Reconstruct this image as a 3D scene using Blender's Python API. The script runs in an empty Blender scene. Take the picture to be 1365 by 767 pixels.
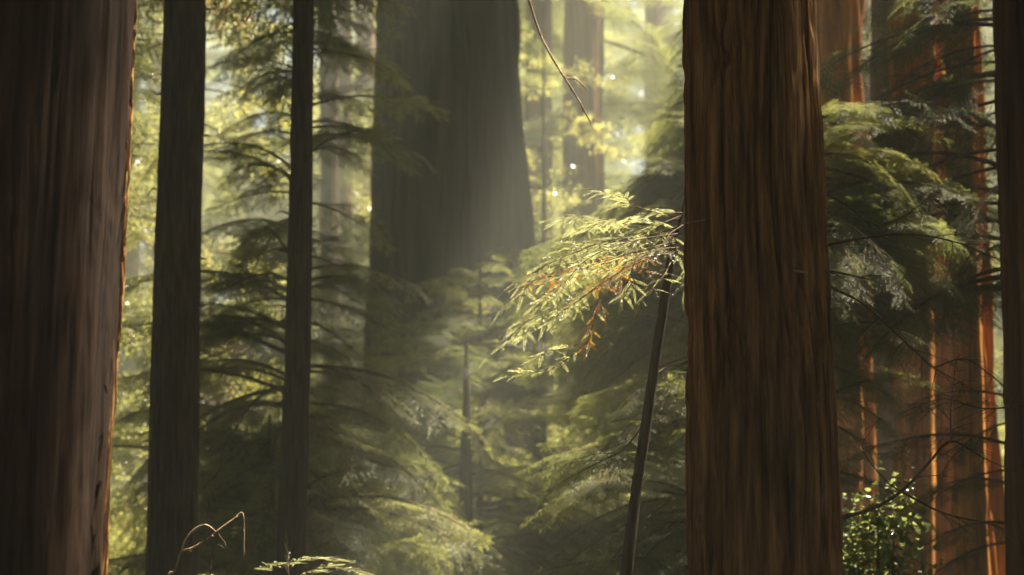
import bpy, math, random
import numpy as np
from mathutils import Vector, Matrix, Quaternion
R = math.radians
sc = bpy.context.scene
C = sc.collection

# ------------------------------------------------------------------ camera
LENS = 85.0
CAM = Vector((0.0, 0.0, 1.7))
PITCH = R(8)
FPX = LENS / 36.0 * 1365
cd = bpy.data.cameras.new('camera'); cam = bpy.data.objects.new('camera', cd); C.objects.link(cam)
cd.lens = LENS; cd.sensor_width = 36; cd.clip_start = 0.1; cd.clip_end = 600
cam.location = CAM; cam.rotation_euler = (math.pi / 2 + PITCH, 0, 0)
cd.dof.use_dof = True; cd.dof.focus_distance = 12.2; cd.dof.aperture_fstop = 2.8
sc.camera = cam
sc.view_settings.view_transform = 'Standard'; sc.view_settings.look = 'None'
sc.view_settings.exposure = 2.4; sc.view_settings.gamma = 1
# ------------------------------------------------------------------ sun and sky
SUN_AZ, SUN_EL = R(74), R(71)
S = Vector((math.sin(SUN_AZ) * math.cos(SUN_EL), math.cos(SUN_AZ) * math.cos(SUN_EL), math.sin(SUN_EL)))
sd = bpy.data.lights.new('sun', 'SUN'); sun = bpy.data.objects.new('sun', sd); C.objects.link(sun)
sd.energy = 5.0; sd.angle = R(0.5); sd.color = (1.0, 0.90, 0.72)
sun.rotation_euler = S.to_track_quat('Z', 'Y').to_euler(); sun.location = (0, 0, 60)
w = bpy.data.worlds.new('World'); sc.world = w; w.use_nodes = True
nt = w.node_tree; bg = nt.nodes['Background']
sky = nt.nodes.new('ShaderNodeTexSky'); sky.sky_type = 'NISHITA'; sky.sun_disc = False
sky.sun_elevation = SUN_EL; sky.sun_rotation = SUN_AZ; sky.air_density = 1.2; sky.dust_density = 2.5
nt.links.new(sky.outputs[0], bg.inputs[0]); bg.inputs[1].default_value = 0.06
cy = sc.cycles
cy.use_denoising = True; cy.max_bounces = 7; cy.diffuse_bounces = 3; cy.glossy_bounces = 2
cy.transmission_bounces = 4; cy.volume_bounces = 1; cy.transparent_max_bounces = 8
cy.sample_clamp_indirect = 6; cy.caustics_reflective = False; cy.caustics_refractive = False

def cast(px, py, Y):
    """point at world distance Y seen at photo pixel px, py"""
    a = (px - 682.5) / FPX; b = (383.5 - py) / FPX
    d = Vector((a, math.cos(PITCH) - b * math.sin(PITCH), math.sin(PITCH) + b * math.cos(PITCH)))
    return CAM + d * (Y / d.y)
def mpp(Y): return Y / FPX      # metres per photo pixel at distance Y

# ------------------------------------------------------------------ numpy noise
def _h(ix, iy, iz, seed):
    n = (ix.astype(np.int64) * 374761393 + iy.astype(np.int64) * 668265263 + iz.astype(np.int64) * 2147483647 + seed * 974634777) & 0xffffffff
    n = ((n ^ (n >> 13)) * 1274126177) & 0xffffffff
    n = (n ^ (n >> 16)) & 0xffffffff
    n = (n * 2246822519) & 0xffffffff
    return ((n ^ (n >> 15)) & 0xffffff) / float(0xffffff)
def vnoise(x, y, z, seed=0):
    x, y, z = np.broadcast_arrays(np.asarray(x, float), np.asarray(y, float), np.asarray(z, float))
    fx, fy, fz = np.floor(x), np.floor(y), np.floor(z)
    tx, ty, tz = x - fx, y - fy, z - fz
    tx, ty, tz = [t * t * (3 - 2 * t) for t in (tx, ty, tz)]
    o = 0
    for a in (0, 1):
        for b in (0, 1):
            for c in (0, 1):
                wgt = (tx if a else 1 - tx) * (ty if b else 1 - ty) * (tz if c else 1 - tz)
                o = o + wgt * _h(fx + a, fy + b, fz + c, seed)
    return o
def fbm(x, y, z, seed=0, n=3):
    o = 0; a = 1; t = 0
    for i in range(n):
        o = o + a * vnoise(x * 2 ** i, y * 2 ** i, z * 2 ** i, seed + i); t += a; a *= .5
    return o / t

# ------------------------------------------------------------------ materials
def mat(name):
    m = bpy.data.materials.new(name); m.use_nodes = True
    n = m.node_tree.nodes; l = m.node_tree.links
    return m, n, l, n['Principled BSDF'], n['Material Output']
def ramp(n, l, src, stops):
    r = n.new('ShaderNodeValToRGB'); e = r.color_ramp.elements
    while len(e) < len(stops): e.new(0.5)
    for k, (p, c) in enumerate(stops):
        e[k].position = p; e[k].color = (*c, 1)
    l.new(src, r.inputs[0]); return r.outputs[0]
def bark_mat(name, dark, mid, light, scale=30, stretch=.05, rough=.95, moss=None, bump=.6, bdist=.01):
    m, n, l, b, out = mat(name)
    tc = n.new('ShaderNodeTexCoord'); mp = n.new('ShaderNodeMapping'); mp.inputs['Scale'].default_value = (1, 1, stretch)
    l.new(tc.outputs['Object'], mp.inputs[0])
    nz = n.new('ShaderNodeTexNoise'); nz.inputs['Scale'].default_value = scale; nz.inputs['Detail'].default_value = 5; nz.inputs['Roughness'].default_value = .65
    l.new(mp.outputs[0], nz.inputs[0])
    col = ramp(n, l, nz.outputs[0], [(.3, dark), (.5, mid), (.72, light)])
    n2 = n.new('ShaderNodeTexNoise'); n2.inputs['Scale'].default_value = 1.3; n2.inputs['Detail'].default_value = 3
    mp2 = n.new('ShaderNodeMapping'); mp2.inputs['Scale'].default_value = (1.5, 1.5, .35); l.new(tc.outputs['Object'], mp2.inputs[0]); l.new(mp2.outputs[0], n2.inputs[0])
    mx = n.new('ShaderNodeMixRGB'); mx.blend_type = 'MULTIPLY'; mx.inputs[0].default_value = .7
    l.new(col, mx.inputs[1]); l.new(ramp(n, l, n2.outputs[0], [(.3, (.55, .55, .6)), (.7, (1.25, 1.15, 1.0))]), mx.inputs[2])
    last = mx.outputs[0]
    if moss:
        n3 = n.new('ShaderNodeTexNoise'); n3.inputs['Scale'].default_value = 2.2; n3.inputs['Detail'].default_value = 4; l.new(tc.outputs['Object'], n3.inputs[0])
        f = ramp(n, l, n3.outputs[0], [(.58, (0, 0, 0)), (.68, (.75, .75, .75))])
        m3 = n.new('ShaderNodeMixRGB'); l.new(f, m3.inputs[0]); l.new(last, m3.inputs[1]); m3.inputs[2].default_value = (*moss, 1); last = m3.outputs[0]
    l.new(last, b.inputs['Base Color']); b.inputs['Roughness'].default_value = rough; b.inputs['Specular IOR Level'].default_value = .25
    bm = n.new('ShaderNodeBump'); bm.inputs['Strength'].default_value = bump; bm.inputs['Distance'].default_value = bdist
    l.new(nz.outputs[0], bm.inputs['Height']); l.new(bm.outputs[0], b.inputs['Normal'])
    return m
M = {}
M['red'] = bark_mat('redwood_bark', (.032, .013, .005), (.20, .102, .037), (.44, .245, .095), 26, .06, bdist=.02, bump=.9)
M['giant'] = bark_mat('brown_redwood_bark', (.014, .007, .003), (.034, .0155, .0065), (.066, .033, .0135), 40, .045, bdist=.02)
M['grey'] = bark_mat('grey_brown_bark', (.03, .024, .018), (.085, .06, .042), (.16, .12, .085), 40, .08)
M['far'] = bark_mat('far_redwood_bark', (.035, .02, .013), (.14, .07, .04), (.26, .14, .08), 9, .04, bdist=.03)
M['strip'] = bark_mat('rim_lit_bark_strip', (.22, .09, .03), (.55, .27, .09), (.78, .48, .2), 60, .1)  # lighter inner bark, brightened further to paint a gold rim light
M['dim'] = bark_mat('dark_grey_redwood_bark', (.014, .012, .009), (.045, .037, .027), (.085, .068, .049), 9, .04, bdist=.03)  # darker, greyer bark tone for the massive trunk
M['orange'] = bark_mat('sunlit_redwood_bark', (.13, .045, .012), (.60, .235, .04), (.86, .44, .10), 9, .09, moss=(.06, .065, .03), bdist=.03)  # orange bark with its colour raised so the trunks look sunlit
M['twig'] = bark_mat('twig_bark', (.05, .035, .022), (.14, .10, .065), (.28, .20, .13), 60, .3)
M['bare'] = bark_mat('weathered_twig', (.16, .11, .07), (.36, .27, .18), (.55, .44, .32), 60, .3)
def leaf_mat(name, base, trans, rough=.42, tw=.55, var=.35, spec=.5):
    m, n, l, b, out = mat(name)
    oi = n.new('ShaderNodeObjectInfo'); geo = n.new('ShaderNodeTexCoord')
    nz = n.new('ShaderNodeTexNoise'); nz.inputs['Scale'].default_value = 5; l.new(geo.outputs['Object'], nz.inputs[0])
    ad = n.new('ShaderNodeMath'); ad.operation = 'ADD'; l.new(oi.outputs['Random'], ad.inputs[0]); l.new(nz.outputs[0], ad.inputs[1])
    ml = n.new('ShaderNodeMath'); ml.operation = 'MULTIPLY'; ml.inputs[1].default_value = .5; l.new(ad.outputs[0], ml.inputs[0])
    def tint(c):
        lo = tuple(v * (1 - var) for v in c); hi = (min(1, c[0] * (1 + 1.6 * var)), min(1, c[1] * (1 + var)), c[2] * (1 + .4 * var))
        return ramp(n, l, ml.outputs[0], [(.2, lo), (.8, hi)])
    l.new(tint(base), b.inputs['Base Color']); b.inputs['Roughness'].default_value = rough; b.inputs['Specular IOR Level'].default_value = spec
    tr = n.new('ShaderNodeBsdfTranslucent'); l.new(tint(trans), tr.inputs[0])
    mx = n.new('ShaderNodeMixShader'); mx.inputs[0].default_value = tw
    l.new(b.outputs[0], mx.inputs[1]); l.new(tr.outputs[0], mx.inputs[2]); l.new(mx.outputs[0], out.inputs[0])
    return m
M['needle'] = leaf_mat('conifer_needles', (.065, .09, .035), (.38, .43, .13), rough=.38, spec=.5)
M['needle2'] = leaf_mat('shaded_needles', (.045, .07, .03), (.17, .23, .075))  # needle colour dimmed, painting shade into the darker boughs
M['needle_near'] = leaf_mat('sunlit_needles', (.10, .125, .05), (.66, .72, .33), rough=.3, spec=.7)  # needle colour paled, painting sunlight into the near sprays
M['leaf_far'] = leaf_mat('small_glossy_leaves', (.07, .10, .03), (.58, .62, .20), rough=.25, spec=.9, tw=.62)
M['dead'] = leaf_mat('rusty_dead_needles', (.35, .13, .02), (.90, .42, .06))
M['leaf'] = leaf_mat('glossy_leaf', (.08, .11, .04), (.50, .58, .18), rough=.2, spec=1.0, tw=.45)

# ------------------------------------------------------------------ mesh helpers
def raw_mesh(name, V, F, mats, midx=None, smooth=False):
    """V (n,3); F list of (m,k) int arrays with fixed k"""
    me = bpy.data.meshes.new(name)
    V = np.asarray(V, np.float32)
    tot = [np.asarray(f, np.int32) for f in F if len(f)]
    nl = sum(f.size for f in tot); npoly = sum(len(f) for f in tot)
    me.vertices.add(len(V)); me.vertices.foreach_set('co', V.ravel())
    me.loops.add(nl); me.loops.foreach_set('vertex_index', np.concatenate([f.ravel() for f in tot]))
    me.polygons.add(npoly)
    sizes = np.concatenate([np.full(len(f), f.shape[1], np.int32) for f in tot])
    me.polygons.foreach_set('loop_start', np.concatenate([[0], np.cumsum(sizes)[:-1]]).astype(np.int32))
    for m in mats: me.materials.append(m)
    if midx is not None: me.polygons.foreach_set('material_index', np.asarray(midx, np.int32))
    if smooth: me.polygons.foreach_set('use_smooth', np.ones(npoly, bool))
    me.update(calc_edges=True)
    return me
def add(name, me, parent=None, loc=None):
    o = bpy.data.objects.new(name, me); C.objects.link(o)
    if parent is not None: o.parent = parent
    if loc is not None: o.location = loc
    return o
def tag(o, label=None, cat=None, group=None, kind=None):
    if label: o['label'] = label
    if cat: o['category'] = cat
    if group: o['group'] = group
    if kind: o['kind'] = kind
    return o
def thing(name, loc, label, cat, group=None):
    o = bpy.data.objects.new(name, None); C.objects.link(o); o.location = loc; o.empty_display_size = .3
    return tag(o, label, cat, group)
def tube_arrays(pts, rad, ns=8, seed=0, rough=0.0):
    P = np.asarray([tuple(p) for p in pts], float); rad = np.asarray(rad, float)
    n = len(P); T = np.gradient(P, axis=0); T /= np.linalg.norm(T, axis=1)[:, None] + 1e-9
    up = np.array([0.3, 0.2, 1.0]) if abs(T[0, 2]) < .8 * np.linalg.norm(T[0]) else np.array([1., .1, 0])
    U = np.cross(T, up); U /= np.linalg.norm(U, axis=1)[:, None] + 1e-9; W = np.cross(T, U)
    a = np.linspace(0, 2 * np.pi, ns, endpoint=False)
    rr = rad[:, None] * (1 + rough * (np.random.RandomState(seed).rand(n, ns) - .5) * 2)
    V = P[:, None] + rr[..., None] * (np.cos(a)[None, :, None] * U[:, None] + np.sin(a)[None, :, None] * W[:, None])
    i, j = np.meshgrid(np.arange(n - 1), np.arange(ns), indexing='ij'); j2 = (j + 1) % ns
    F = np.stack([i * ns + j, i * ns + j2, (i + 1) * ns + j2, (i + 1) * ns + j], -1).reshape(-1, 4)
    return V.reshape(-1, 3), F
def spline(pts, n):
    P = np.asarray([tuple(p) for p in pts], float)
    if len(P) == 2: return P[0] + (P[1] - P[0]) * np.linspace(0, 1, n)[:, None]
    Q = np.vstack([2 * P[0] - P[1], P, 2 * P[-1] - P[-2]]); out = []
    for t in np.linspace(0, len(P) - 1 - 1e-6, n):
        k = int(t); f = t - k; a, b, c, d = Q[k:k + 4]
        out.append(.5 * ((2 * b) + (c - a) * f + (2 * a - 5 * b + 4 * c - d) * f * f + (3 * b - a - 3 * c + d) * f ** 3))
    return np.array(out)

# ------------------------------------------------------------------ foliage prototypes (local arrays)
class Buf:
    def __init__(s): s.V = []; s.T = []; s.Q = []; s.mt = []; s.mq = []; s.n = 0
    def add(s, V, T=None, Q=None, m=0):
        if T is not None and len(T): s.T.append(np.asarray(T) + s.n); s.mt.append(np.full(len(T), m))
        if Q is not None and len(Q): s.Q.append(np.asarray(Q) + s.n); s.mq.append(np.full(len(Q), m))
        s.V.append(V); s.n += len(V)
    def arrays(s):
        T = np.concatenate(s.T) if s.T else np.zeros((0, 3), int); Q = np.concatenate(s.Q) if s.Q else np.zeros((0, 4), int)
        mi = np.concatenate((s.mt or []) + (s.mq or []))
        return np.concatenate(s.V), T, Q, mi
    def addbuf(s, arr, mtx):
        V, T, Q, mi = arr
        V = V @ mtx[:3, :3].T + mtx[:3, 3]
        s.T.append(T + s.n); s.Q.append(Q + s.n); s.mt.append(mi[:len(T)]); s.mq.append(mi[len(T):]); s.V.append(V); s.n += len(V)
    def mesh(s, name, mats, smooth=False):
        V, T, Q, mi = s.arrays(); return raw_mesh(name, V, [T, Q], mats, mi, smooth)
def mtx(loc, ex, ey=None, scale=1.0):
    ex = np.asarray(ex, float); ex = ex / np.linalg.norm(ex)
    ey = np.asarray(ey if ey is not None else (0, 1, 0), float); ez = np.cross(ex, ey); ez /= np.linalg.norm(ez) + 1e-9; ey = np.cross(ez, ex)
    m = np.eye(4); m[:3, 0] = ex * scale; m[:3, 1] = ey * scale; m[:3, 2] = ez * scale; m[:3, 3] = loc; return m
def spray(rs, L=.1, nn=12, nl=.014, nw=.0028, fine=True):
    """one flat two-ranked conifer spray along +X; slot 0 needles, slot 1 wood"""
    b = Buf()
    xs = np.linspace(.04, 1, nn)
    droop = -.12 * L * xs ** 2
    prof = nl * np.sin(np.pi * np.clip(xs * .82 + .16, 0, 1)) ** .55
    V = []; T = []; Q = []
    for k, x in enumerate(xs):
        for sgn in (-1, 1):
            a = R(58 + rs.uniform(-12, 12)) * (1 - .45 * x); l = prof[k] * rs.uniform(.85, 1.12)
            d = np.array([math.cos(a), sgn * math.sin(a), rs.uniform(-.22, .12)]) * l
            w_ = np.array([-math.sin(a) * sgn * -1, math.cos(a), 0.0]); w_ = np.array([math.cos(a + math.pi / 2), sgn * math.sin(a + math.pi / 2), rs.uniform(-.5, .5)]) * nw
            p = np.array([x * L, 0, droop[k]]); i = len(V)
            if fine:
                V += [p, p + d * .45 + w_ * .5, p + d, p + d * .45 - w_ * .5]; Q.append((i, i + 1, i + 2, i + 3))
            else:
                V += [p + w_ * .5, p + d, p - w_ * .5]; T.append((i, i + 1, i + 2))
    b.add(np.array(V), T, Q, 0)
    r = .0009 if fine else .0012
    S_ = np.array([[x * L, s * r * (1.2 - x), -.12 * L * x * x] for x in (0, .35, .7, 1) for s in (-1, 1)])
    b.add(S_, None, [(2 * k, 2 * k + 1, 2 * k + 3, 2 * k + 2) for k in range(3)], 1)
    return b.arrays()
def frond(seed, L=1.0, nb=11, far=False, density=1.0):
    """a flat leafy bough tip, main twig along +X"""
    rs = random.Random(seed); b = Buf()
    sp = [spray(rs, .12 if not far else .19, 10 if not far else 6, .021 if not far else .040, .0085 if not far else .022, False) for _ in range(3)]
    xs = np.linspace(0, 1, 14); wob = rs.uniform(-.08, .08)
    ax = np.stack([xs * L, wob * np.sin(xs * 3) * L, -.16 * L * xs ** 2 + .02 * L * np.sin(xs * 7 + seed)], -1)
    V, Q = tube_arrays(ax, (.006 * (1 - .75 * xs)) * L, 4); b.add(V, None, Q, 1)
    def at(t):
        f = t * 13; k = min(12, int(f)); return ax[k] + (ax[k + 1] - ax[k]) * (f - k), ax[k + 1] - ax[k]
    for k in range(nb * 2):
        t = .10 + .88 * (k + rs.uniform(-.3, .3)) / (nb * 2); t = min(max(t, .03), .985); sgn = 1 if k % 2 else -1
        if rs.random() > density: continue
        p, d = at(t); d = d / np.linalg.norm(d)
        bl = L * (.40 * math.sin(math.pi * (t * .80 + .17)) ** .8 + .05) * rs.uniform(.7, 1.15)
        a = R(52 + rs.uniform(-10, 10)); side = np.array([-d[1], d[0], 0]) * sgn
        dd = d * math.cos(a) + side * math.sin(a) + np.array([0, 0, rs.uniform(-.22, .06)]); dd /= np.linalg.norm(dd)
        end = p + dd * bl + np.array([0, 0, -.10 * bl])
        r = .0018 * L
        sd_ = np.cross(dd, (0, 0, 1.)); sd_ /= np.linalg.norm(sd_)
        b.add(np.array([p - sd_ * r, p + sd_ * r, end + sd_ * r * .4, end - sd_ * r * .4]), None, [(0, 1, 2, 3)], 1)
        n = max(3, int(bl / .034)) if not far else max(2, int(bl / .05))
        for j in range(n):
            f = (j + .6) / n; q = p + (end - p) * f; s2 = 1 if j % 2 else -1
            a2 = R(50 + rs.uniform(-14, 14)); sv = np.cross((0, 0, 1.), dd) * s2
            e = dd * math.cos(a2) + sv * math.sin(a2) + np.array([0, 0, rs.uniform(-.35, .12)])
            b.addbuf(sp[rs.randrange(3)], mtx(q, e, np.cross((0, 0, 1.), e), rs.uniform(.6, 1.1) * (1 - .25 * f)))
        b.addbuf(sp[rs.randrange(3)], mtx(end, dd, np.cross((0, 0, 1.), dd), 1.0))
    return b.arrays()
def bough(seed, fr, L=3.0, n=9, bare=.25):
    """a limb about 3 m long with leafy fronds, along +X"""
    rs = random.Random(seed); b = Buf()
    xs = np.linspace(0, 1, 12); c = rs.uniform(-.05, .05)
    ax = np.stack([xs * L, c * L * np.sin(xs * 2.6), L * (.06 * np.sin(xs * 3) - .20 * xs ** 2)], -1)
    V, Q = tube_arrays(ax, .022 * (1 - .85 * xs) + .003, 6); b.add(V, None, Q, 1)
    for k in range(n):
        t = bare + (1 - bare) * (k + .5) / n; f = t * 11; i = min(10, int(f)); p = ax[i] + (ax[i + 1] - ax[i]) * (f - i); d = ax[i + 1] - ax[i]; d = d / np.linalg.norm(d)
        sgn = 1 if k % 2 else -1; a = R(48 + rs.uniform(-14, 14)); sv = np.array([-d[1], d[0], 0]) * sgn
        e = d * math.cos(a) + sv * math.sin(a) + np.array([0, 0, rs.uniform(-.25, .15)])
        roll = np.cross((0, 0, 1.), e) + np.array([0, 0, rs.uniform(-.35, .35)])
        b.addbuf(fr[rs.randrange(len(fr))], mtx(p, e, roll, rs.uniform(.75, 1.1) * (1.15 - .4 * t)))
    b.addbuf(fr[0], mtx(ax[-1], ax[-1] - ax[-2], None, .8))
    return b.arrays()
fr_mid = [frond(s, 1.0, 12) for s in (1, 2, 3)]
fr_far = [frond(s, 1.4, 10, True) for s in (11, 12, 13)]
fr_lace = [frond(s, .62, 12, False, .62) for s in (24, 25, 26)]
fr_thin = [frond(s, .9, 9, False, .45) for s in (21, 22)]
def leafy_bough(seed, L=3.0, n=850, ls=.075):
    """a broadleaf limb with small leaves scattered round its twigs"""
    rs = random.Random(seed); b = Buf(); xs = np.linspace(0, 1, 10)
    ax = np.stack([xs * L, rs.uniform(-.2, .2) * L * xs, L * (.10 * np.sin(xs * 3) - .10 * xs ** 2)], -1); V, Q = tube_arrays(ax, .022 * (1 - .85 * xs) + .003, 5); b.add(V, None, Q, 1)
    lv = np.array([(0, 0, 0), (.4, .28, .05), (1, 0, -.05), (.4, -.28, .05)]) * ls
    cl = []
    for k in range(16):
        t = .25 + .75 * k / 15; p = np.array([np.interp(t, xs, ax[:, q]) for q in range(3)]); e = p + np.array([rs.uniform(-.1, .5), rs.uniform(-.8, .8), rs.uniform(-.35, .35)]) * L * .3
        V, Q = tube_arrays(np.linspace(p, e, 4), np.array([.006, .005, .004, .002]), 3); b.add(V, None, Q, 1); cl.append((p, e))
    for k in range(n):
        p, e = cl[rs.randrange(16)]; q = p + (e - p) * rs.uniform(.3, 1.15) + np.array([rs.gauss(0, .11), rs.gauss(0, .11), rs.gauss(0, .07)])
        m = mtx(q, np.array([rs.gauss(0, 1), rs.gauss(0, 1), rs.gauss(-.2, .6)]), np.array([rs.gauss(0, 1), rs.gauss(0, 1), rs.gauss(0, .5)]), rs.uniform(.6, 1.3))
        b.add(lv @ m[:3, :3].T + m[:3, 3], None, [(0, 1, 2, 3)], 0)
    return b.arrays()
def proto(name, arr, mats):
    V, T, Q, mi = arr
    return bpy.data.objects.new(name, raw_mesh(name, V, [T, Q], mats, mi))
PROTO = {
    'mid': [proto('bough_piece', bough(s, fr_mid, 2.2, 11), [M['needle'], M['twig']]) for s in (31, 32, 33)],
    'midd': [proto('bough_piece', bough(s, fr_mid, 2.2, 11), [M['needle2'], M['twig']]) for s in (31, 34)],
    'far': [proto('bough_piece', bough(s, fr_far, 3.0, 12), [M['needle'], M['twig']]) for s in (41, 42, 43)],
    'fard': [proto('bough_piece', bough(s, fr_far, 3.0, 12), [M['needle2'], M['twig']]) for s in (44, 45)],
    'lace': [proto('bough_piece', bough(s, fr_lace, 1.7, 11, .15), [M['needle'], M['twig']]) for s in (35, 36, 37)],
    'laced': [proto('bough_piece', bough(s, fr_lace, 1.7, 9, .15), [M['needle2'], M['twig']]) for s in (38, 39)],
    'broad': [proto('bough_piece', leafy_bough(s), [M['leaf_far'], M['twig']]) for s in (71, 72, 73)],
    'thin': [proto('bough_piece', bough(s, fr_thin, 1.6, 6, .1), [M['needle2'], M['twig']]) for s in (51, 52)],
    'dead': [proto('bough_piece', bough(s, fr_thin, 1.0, 4, .2), [M['dead'], M['twig']]) for s in (61, 62)],
}
GN = {}
def group_for(key):
    if key in GN: return GN[key]
    g = bpy.data.node_groups.new('foliage_' + key, 'GeometryNodeTree')
    g.interface.new_socket('Geometry', in_out='INPUT', socket_type='NodeSocketGeometry'); g.interface.new_socket('Geometry', in_out='OUTPUT', socket_type='NodeSocketGeometry')
    n, l = g.nodes, g.links
    gi = n.new('NodeGroupInput'); go = n.new('NodeGroupOutput')
    jn = n.new('GeometryNodeJoinGeometry')
    for o in PROTO[key]:
        oi = n.new('GeometryNodeObjectInfo'); oi.inputs['Object'].default_value = o; oi.inputs['As Instance'].default_value = False
        g2 = n.new('GeometryNodeGeometryToInstance'); l.new(oi.outputs['Geometry'], g2.inputs[0]); l.new(g2.outputs[0], jn.inputs[0])
    ip = n.new('GeometryNodeInstanceOnPoints'); l.new(gi.outputs[0], ip.inputs['Points']); l.new(jn.outputs[0], ip.inputs['Instance'])
    ip.inputs['Pick Instance'].default_value = True
    def attr(nm, ty):
        a = n.new('GeometryNodeInputNamedAttribute'); a.data_type = ty; a.inputs['Name'].default_value = nm; return a.outputs['Attribute']
    l.new(attr('idx', 'INT'), ip.inputs['Instance Index'])
    e2 = n.new('FunctionNodeEulerToRotation'); l.new(attr('rot', 'FLOAT_VECTOR'), e2.inputs[0]); l.new(e2.outputs[0], ip.inputs['Rotation'])
    l.new(attr('scl', 'FLOAT'), ip.inputs['Scale'])
    l.new(ip.outputs[0], go.inputs[0]); GN[key] = g; return g
def foliage(name, key, items, parent, origin):
    """items: (point, direction, roll, scale) -> one instanced foliage mesh under its tree"""
    if not items: return None
    me = bpy.data.meshes.new(name); n = len(items)
    me.vertices.add(n); me.vertices.foreach_set('co', np.array([tuple(Vector(i[0]) - Vector(origin)) for i in items], np.float32).ravel())
    rot = []
    for p, d, roll, s in items:
        d = Vector(d).normalized(); y = Vector((0, 0, 1)).cross(d)
        if y.length < 1e-3: y = Vector((0, 1, 0))
        y.normalize(); z = d.cross(y); m = Matrix((d, y, z)).transposed() @ Matrix.Rotation(roll, 3, 'X'); rot += list(m.to_euler())
    a = me.attributes.new('rot', 'FLOAT_VECTOR', 'POINT'); a.data.foreach_set('vector', np.array(rot, np.float32))
    a = me.attributes.new('scl', 'FLOAT', 'POINT'); a.data.foreach_set('value', np.array([i[3] for i in items], np.float32))
    a = me.attributes.new('idx', 'INT', 'POINT'); a.data.foreach_set('value', np.arange(n, dtype=np.int32) * 7 % 11)
    o = add(name, me, parent); o['kind'] = 'stuff'
    md = o.modifiers.new('foliage', 'NODES'); md.node_group = group_for(key)
    return o

# ------------------------------------------------------------------ where sun comes through the canopy
E1 = Vector((math.cos(SUN_AZ), -math.sin(SUN_AZ), 0)); E2 = S.cross(E1).normalized()
if E2.y < 0: E2 = -E2
def ab(p):
    r = Vector(p) - CAM; return np.array([r.dot(E1), r.dot(E2)])
OPEN = []      # capsules across the sun direction, with the lit places they serve
def opening(p1, r1, p2=None, r2=None, keep=1.2):
    p2 = p2 if p2 is not None else p1
    OPEN.append((ab(p1), ab(p2), r1, r2 if r2 is not None else r1, np.array(tuple(p1)), np.array(tuple(p2)), keep))
# the shaft of light in the middle
opening(cast(728, 385, 17), .30, cast(708, 370, 32.5), .50)
# sunlit foliage and bark
opening(cast(780, 370, 12.1), .45, cast(850, 310, 12.6), .42, keep=.5)
opening(cast(800, 610, 18.3), .35, cast(885, 530, 18.3), .35, keep=.6)
opening(cast(840, 100, 21.8), .5, cast(860, 260, 21.3), .6, keep=1.8)
opening(cast(1140, 150, 18), .5, cast(1180, 330, 18), .45, keep=2.6)
opening(cast(850, 60, 26.2), .75, cast(840, 260, 26.0), .75, keep=1.7)
opening(cast(1170, 720, 17), .3)
opening(cast(205, 60, 9.0), .07, cast(171, 700, 9.0), .07)
opening(cast(285, 715, 13.2), .15)
opening(cast(315, 560, 30.5), .8, cast(330, 400, 32), .8, keep=.6)
opening(cast(1150, 620, 29.6), .5, cast(1145, 250, 29.6), .5)
opening(cast(1250, 420, 25.4), .8, cast(1254, 700, 25.4), .8)
opening(cast(1312, 250, 23.7), .6, cast(1320, 700, 23.7), .6)
opening(cast(1295, 60, 24), .2)
opening(cast(575, 600, 24.6), .1, keep=.3)
opening(cast(440, 545, 24.2), .1, keep=.3)
opening(cast(350, 760, 13.4), .25, cast(450, 755, 13.4), .2)
opening(cast(735, 50, 14), .32, cast(775, 150, 14), .32, keep=.2)
opening(cast(330, 100, 34), 1.0, cast(300, 420, 50), 1.6)
opening(cast(185, 200, 36), .4, cast(180, 600, 36), .4)
opening(cast(728, 120, 42), .3, cast(728, 300, 42), .3)
SV = np.array(tuple(S)); E1V = np.array(tuple(E1)); E2V = np.array(tuple(E2)); CV = np.array(tuple(CAM))
def sunny(pts, pad=0.0):
    """any of these points above a lit place, in its sun?"""
    r = pts - CV; q = np.stack([r @ E1V, r @ E2V], -1)
    for a, b, ra, rb, A3, B3, keep in OPEN:
        d = b - a; L2 = float(d @ d); t = np.zeros(len(q)) if L2 < 1e-9 else np.clip((q - a) @ d / L2, 0, 1)
        near = np.hypot(*(q - (a + t[:, None] * d)).T) < ra + (rb - ra) * t + pad
        if near.any():
            T3 = A3 + t[:, None] * (B3 - A3)
            if (near & (((pts - T3) @ SV) > keep)).any(): return True
    return False
def broken(pts):
    """ragged gaps in the canopy over the far forest"""
    pts = pts[(pts[:, 2] > 3.5 + .29 * pts[:, 1]) & (pts[:, 1] > 46)][::3]
    if not len(pts): return False
    r = pts - CV; qa, qb = r @ E1V, r @ E2V
    v = fbm(qa / 2.6, qb / 2.6, 0 * qa, 5, 2); lim = BRK
    return bool((v > lim).any())
BRK = .41
PAT = np.array([(x, y * (.08 + .27 * math.sin(math.pi * min(1, x * 1.02) ** .8)), -.22 * x * x - .08 * abs(y)) for x in np.linspace(0, .97, 13) for y in np.linspace(-1, 1, 7)])

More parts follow.
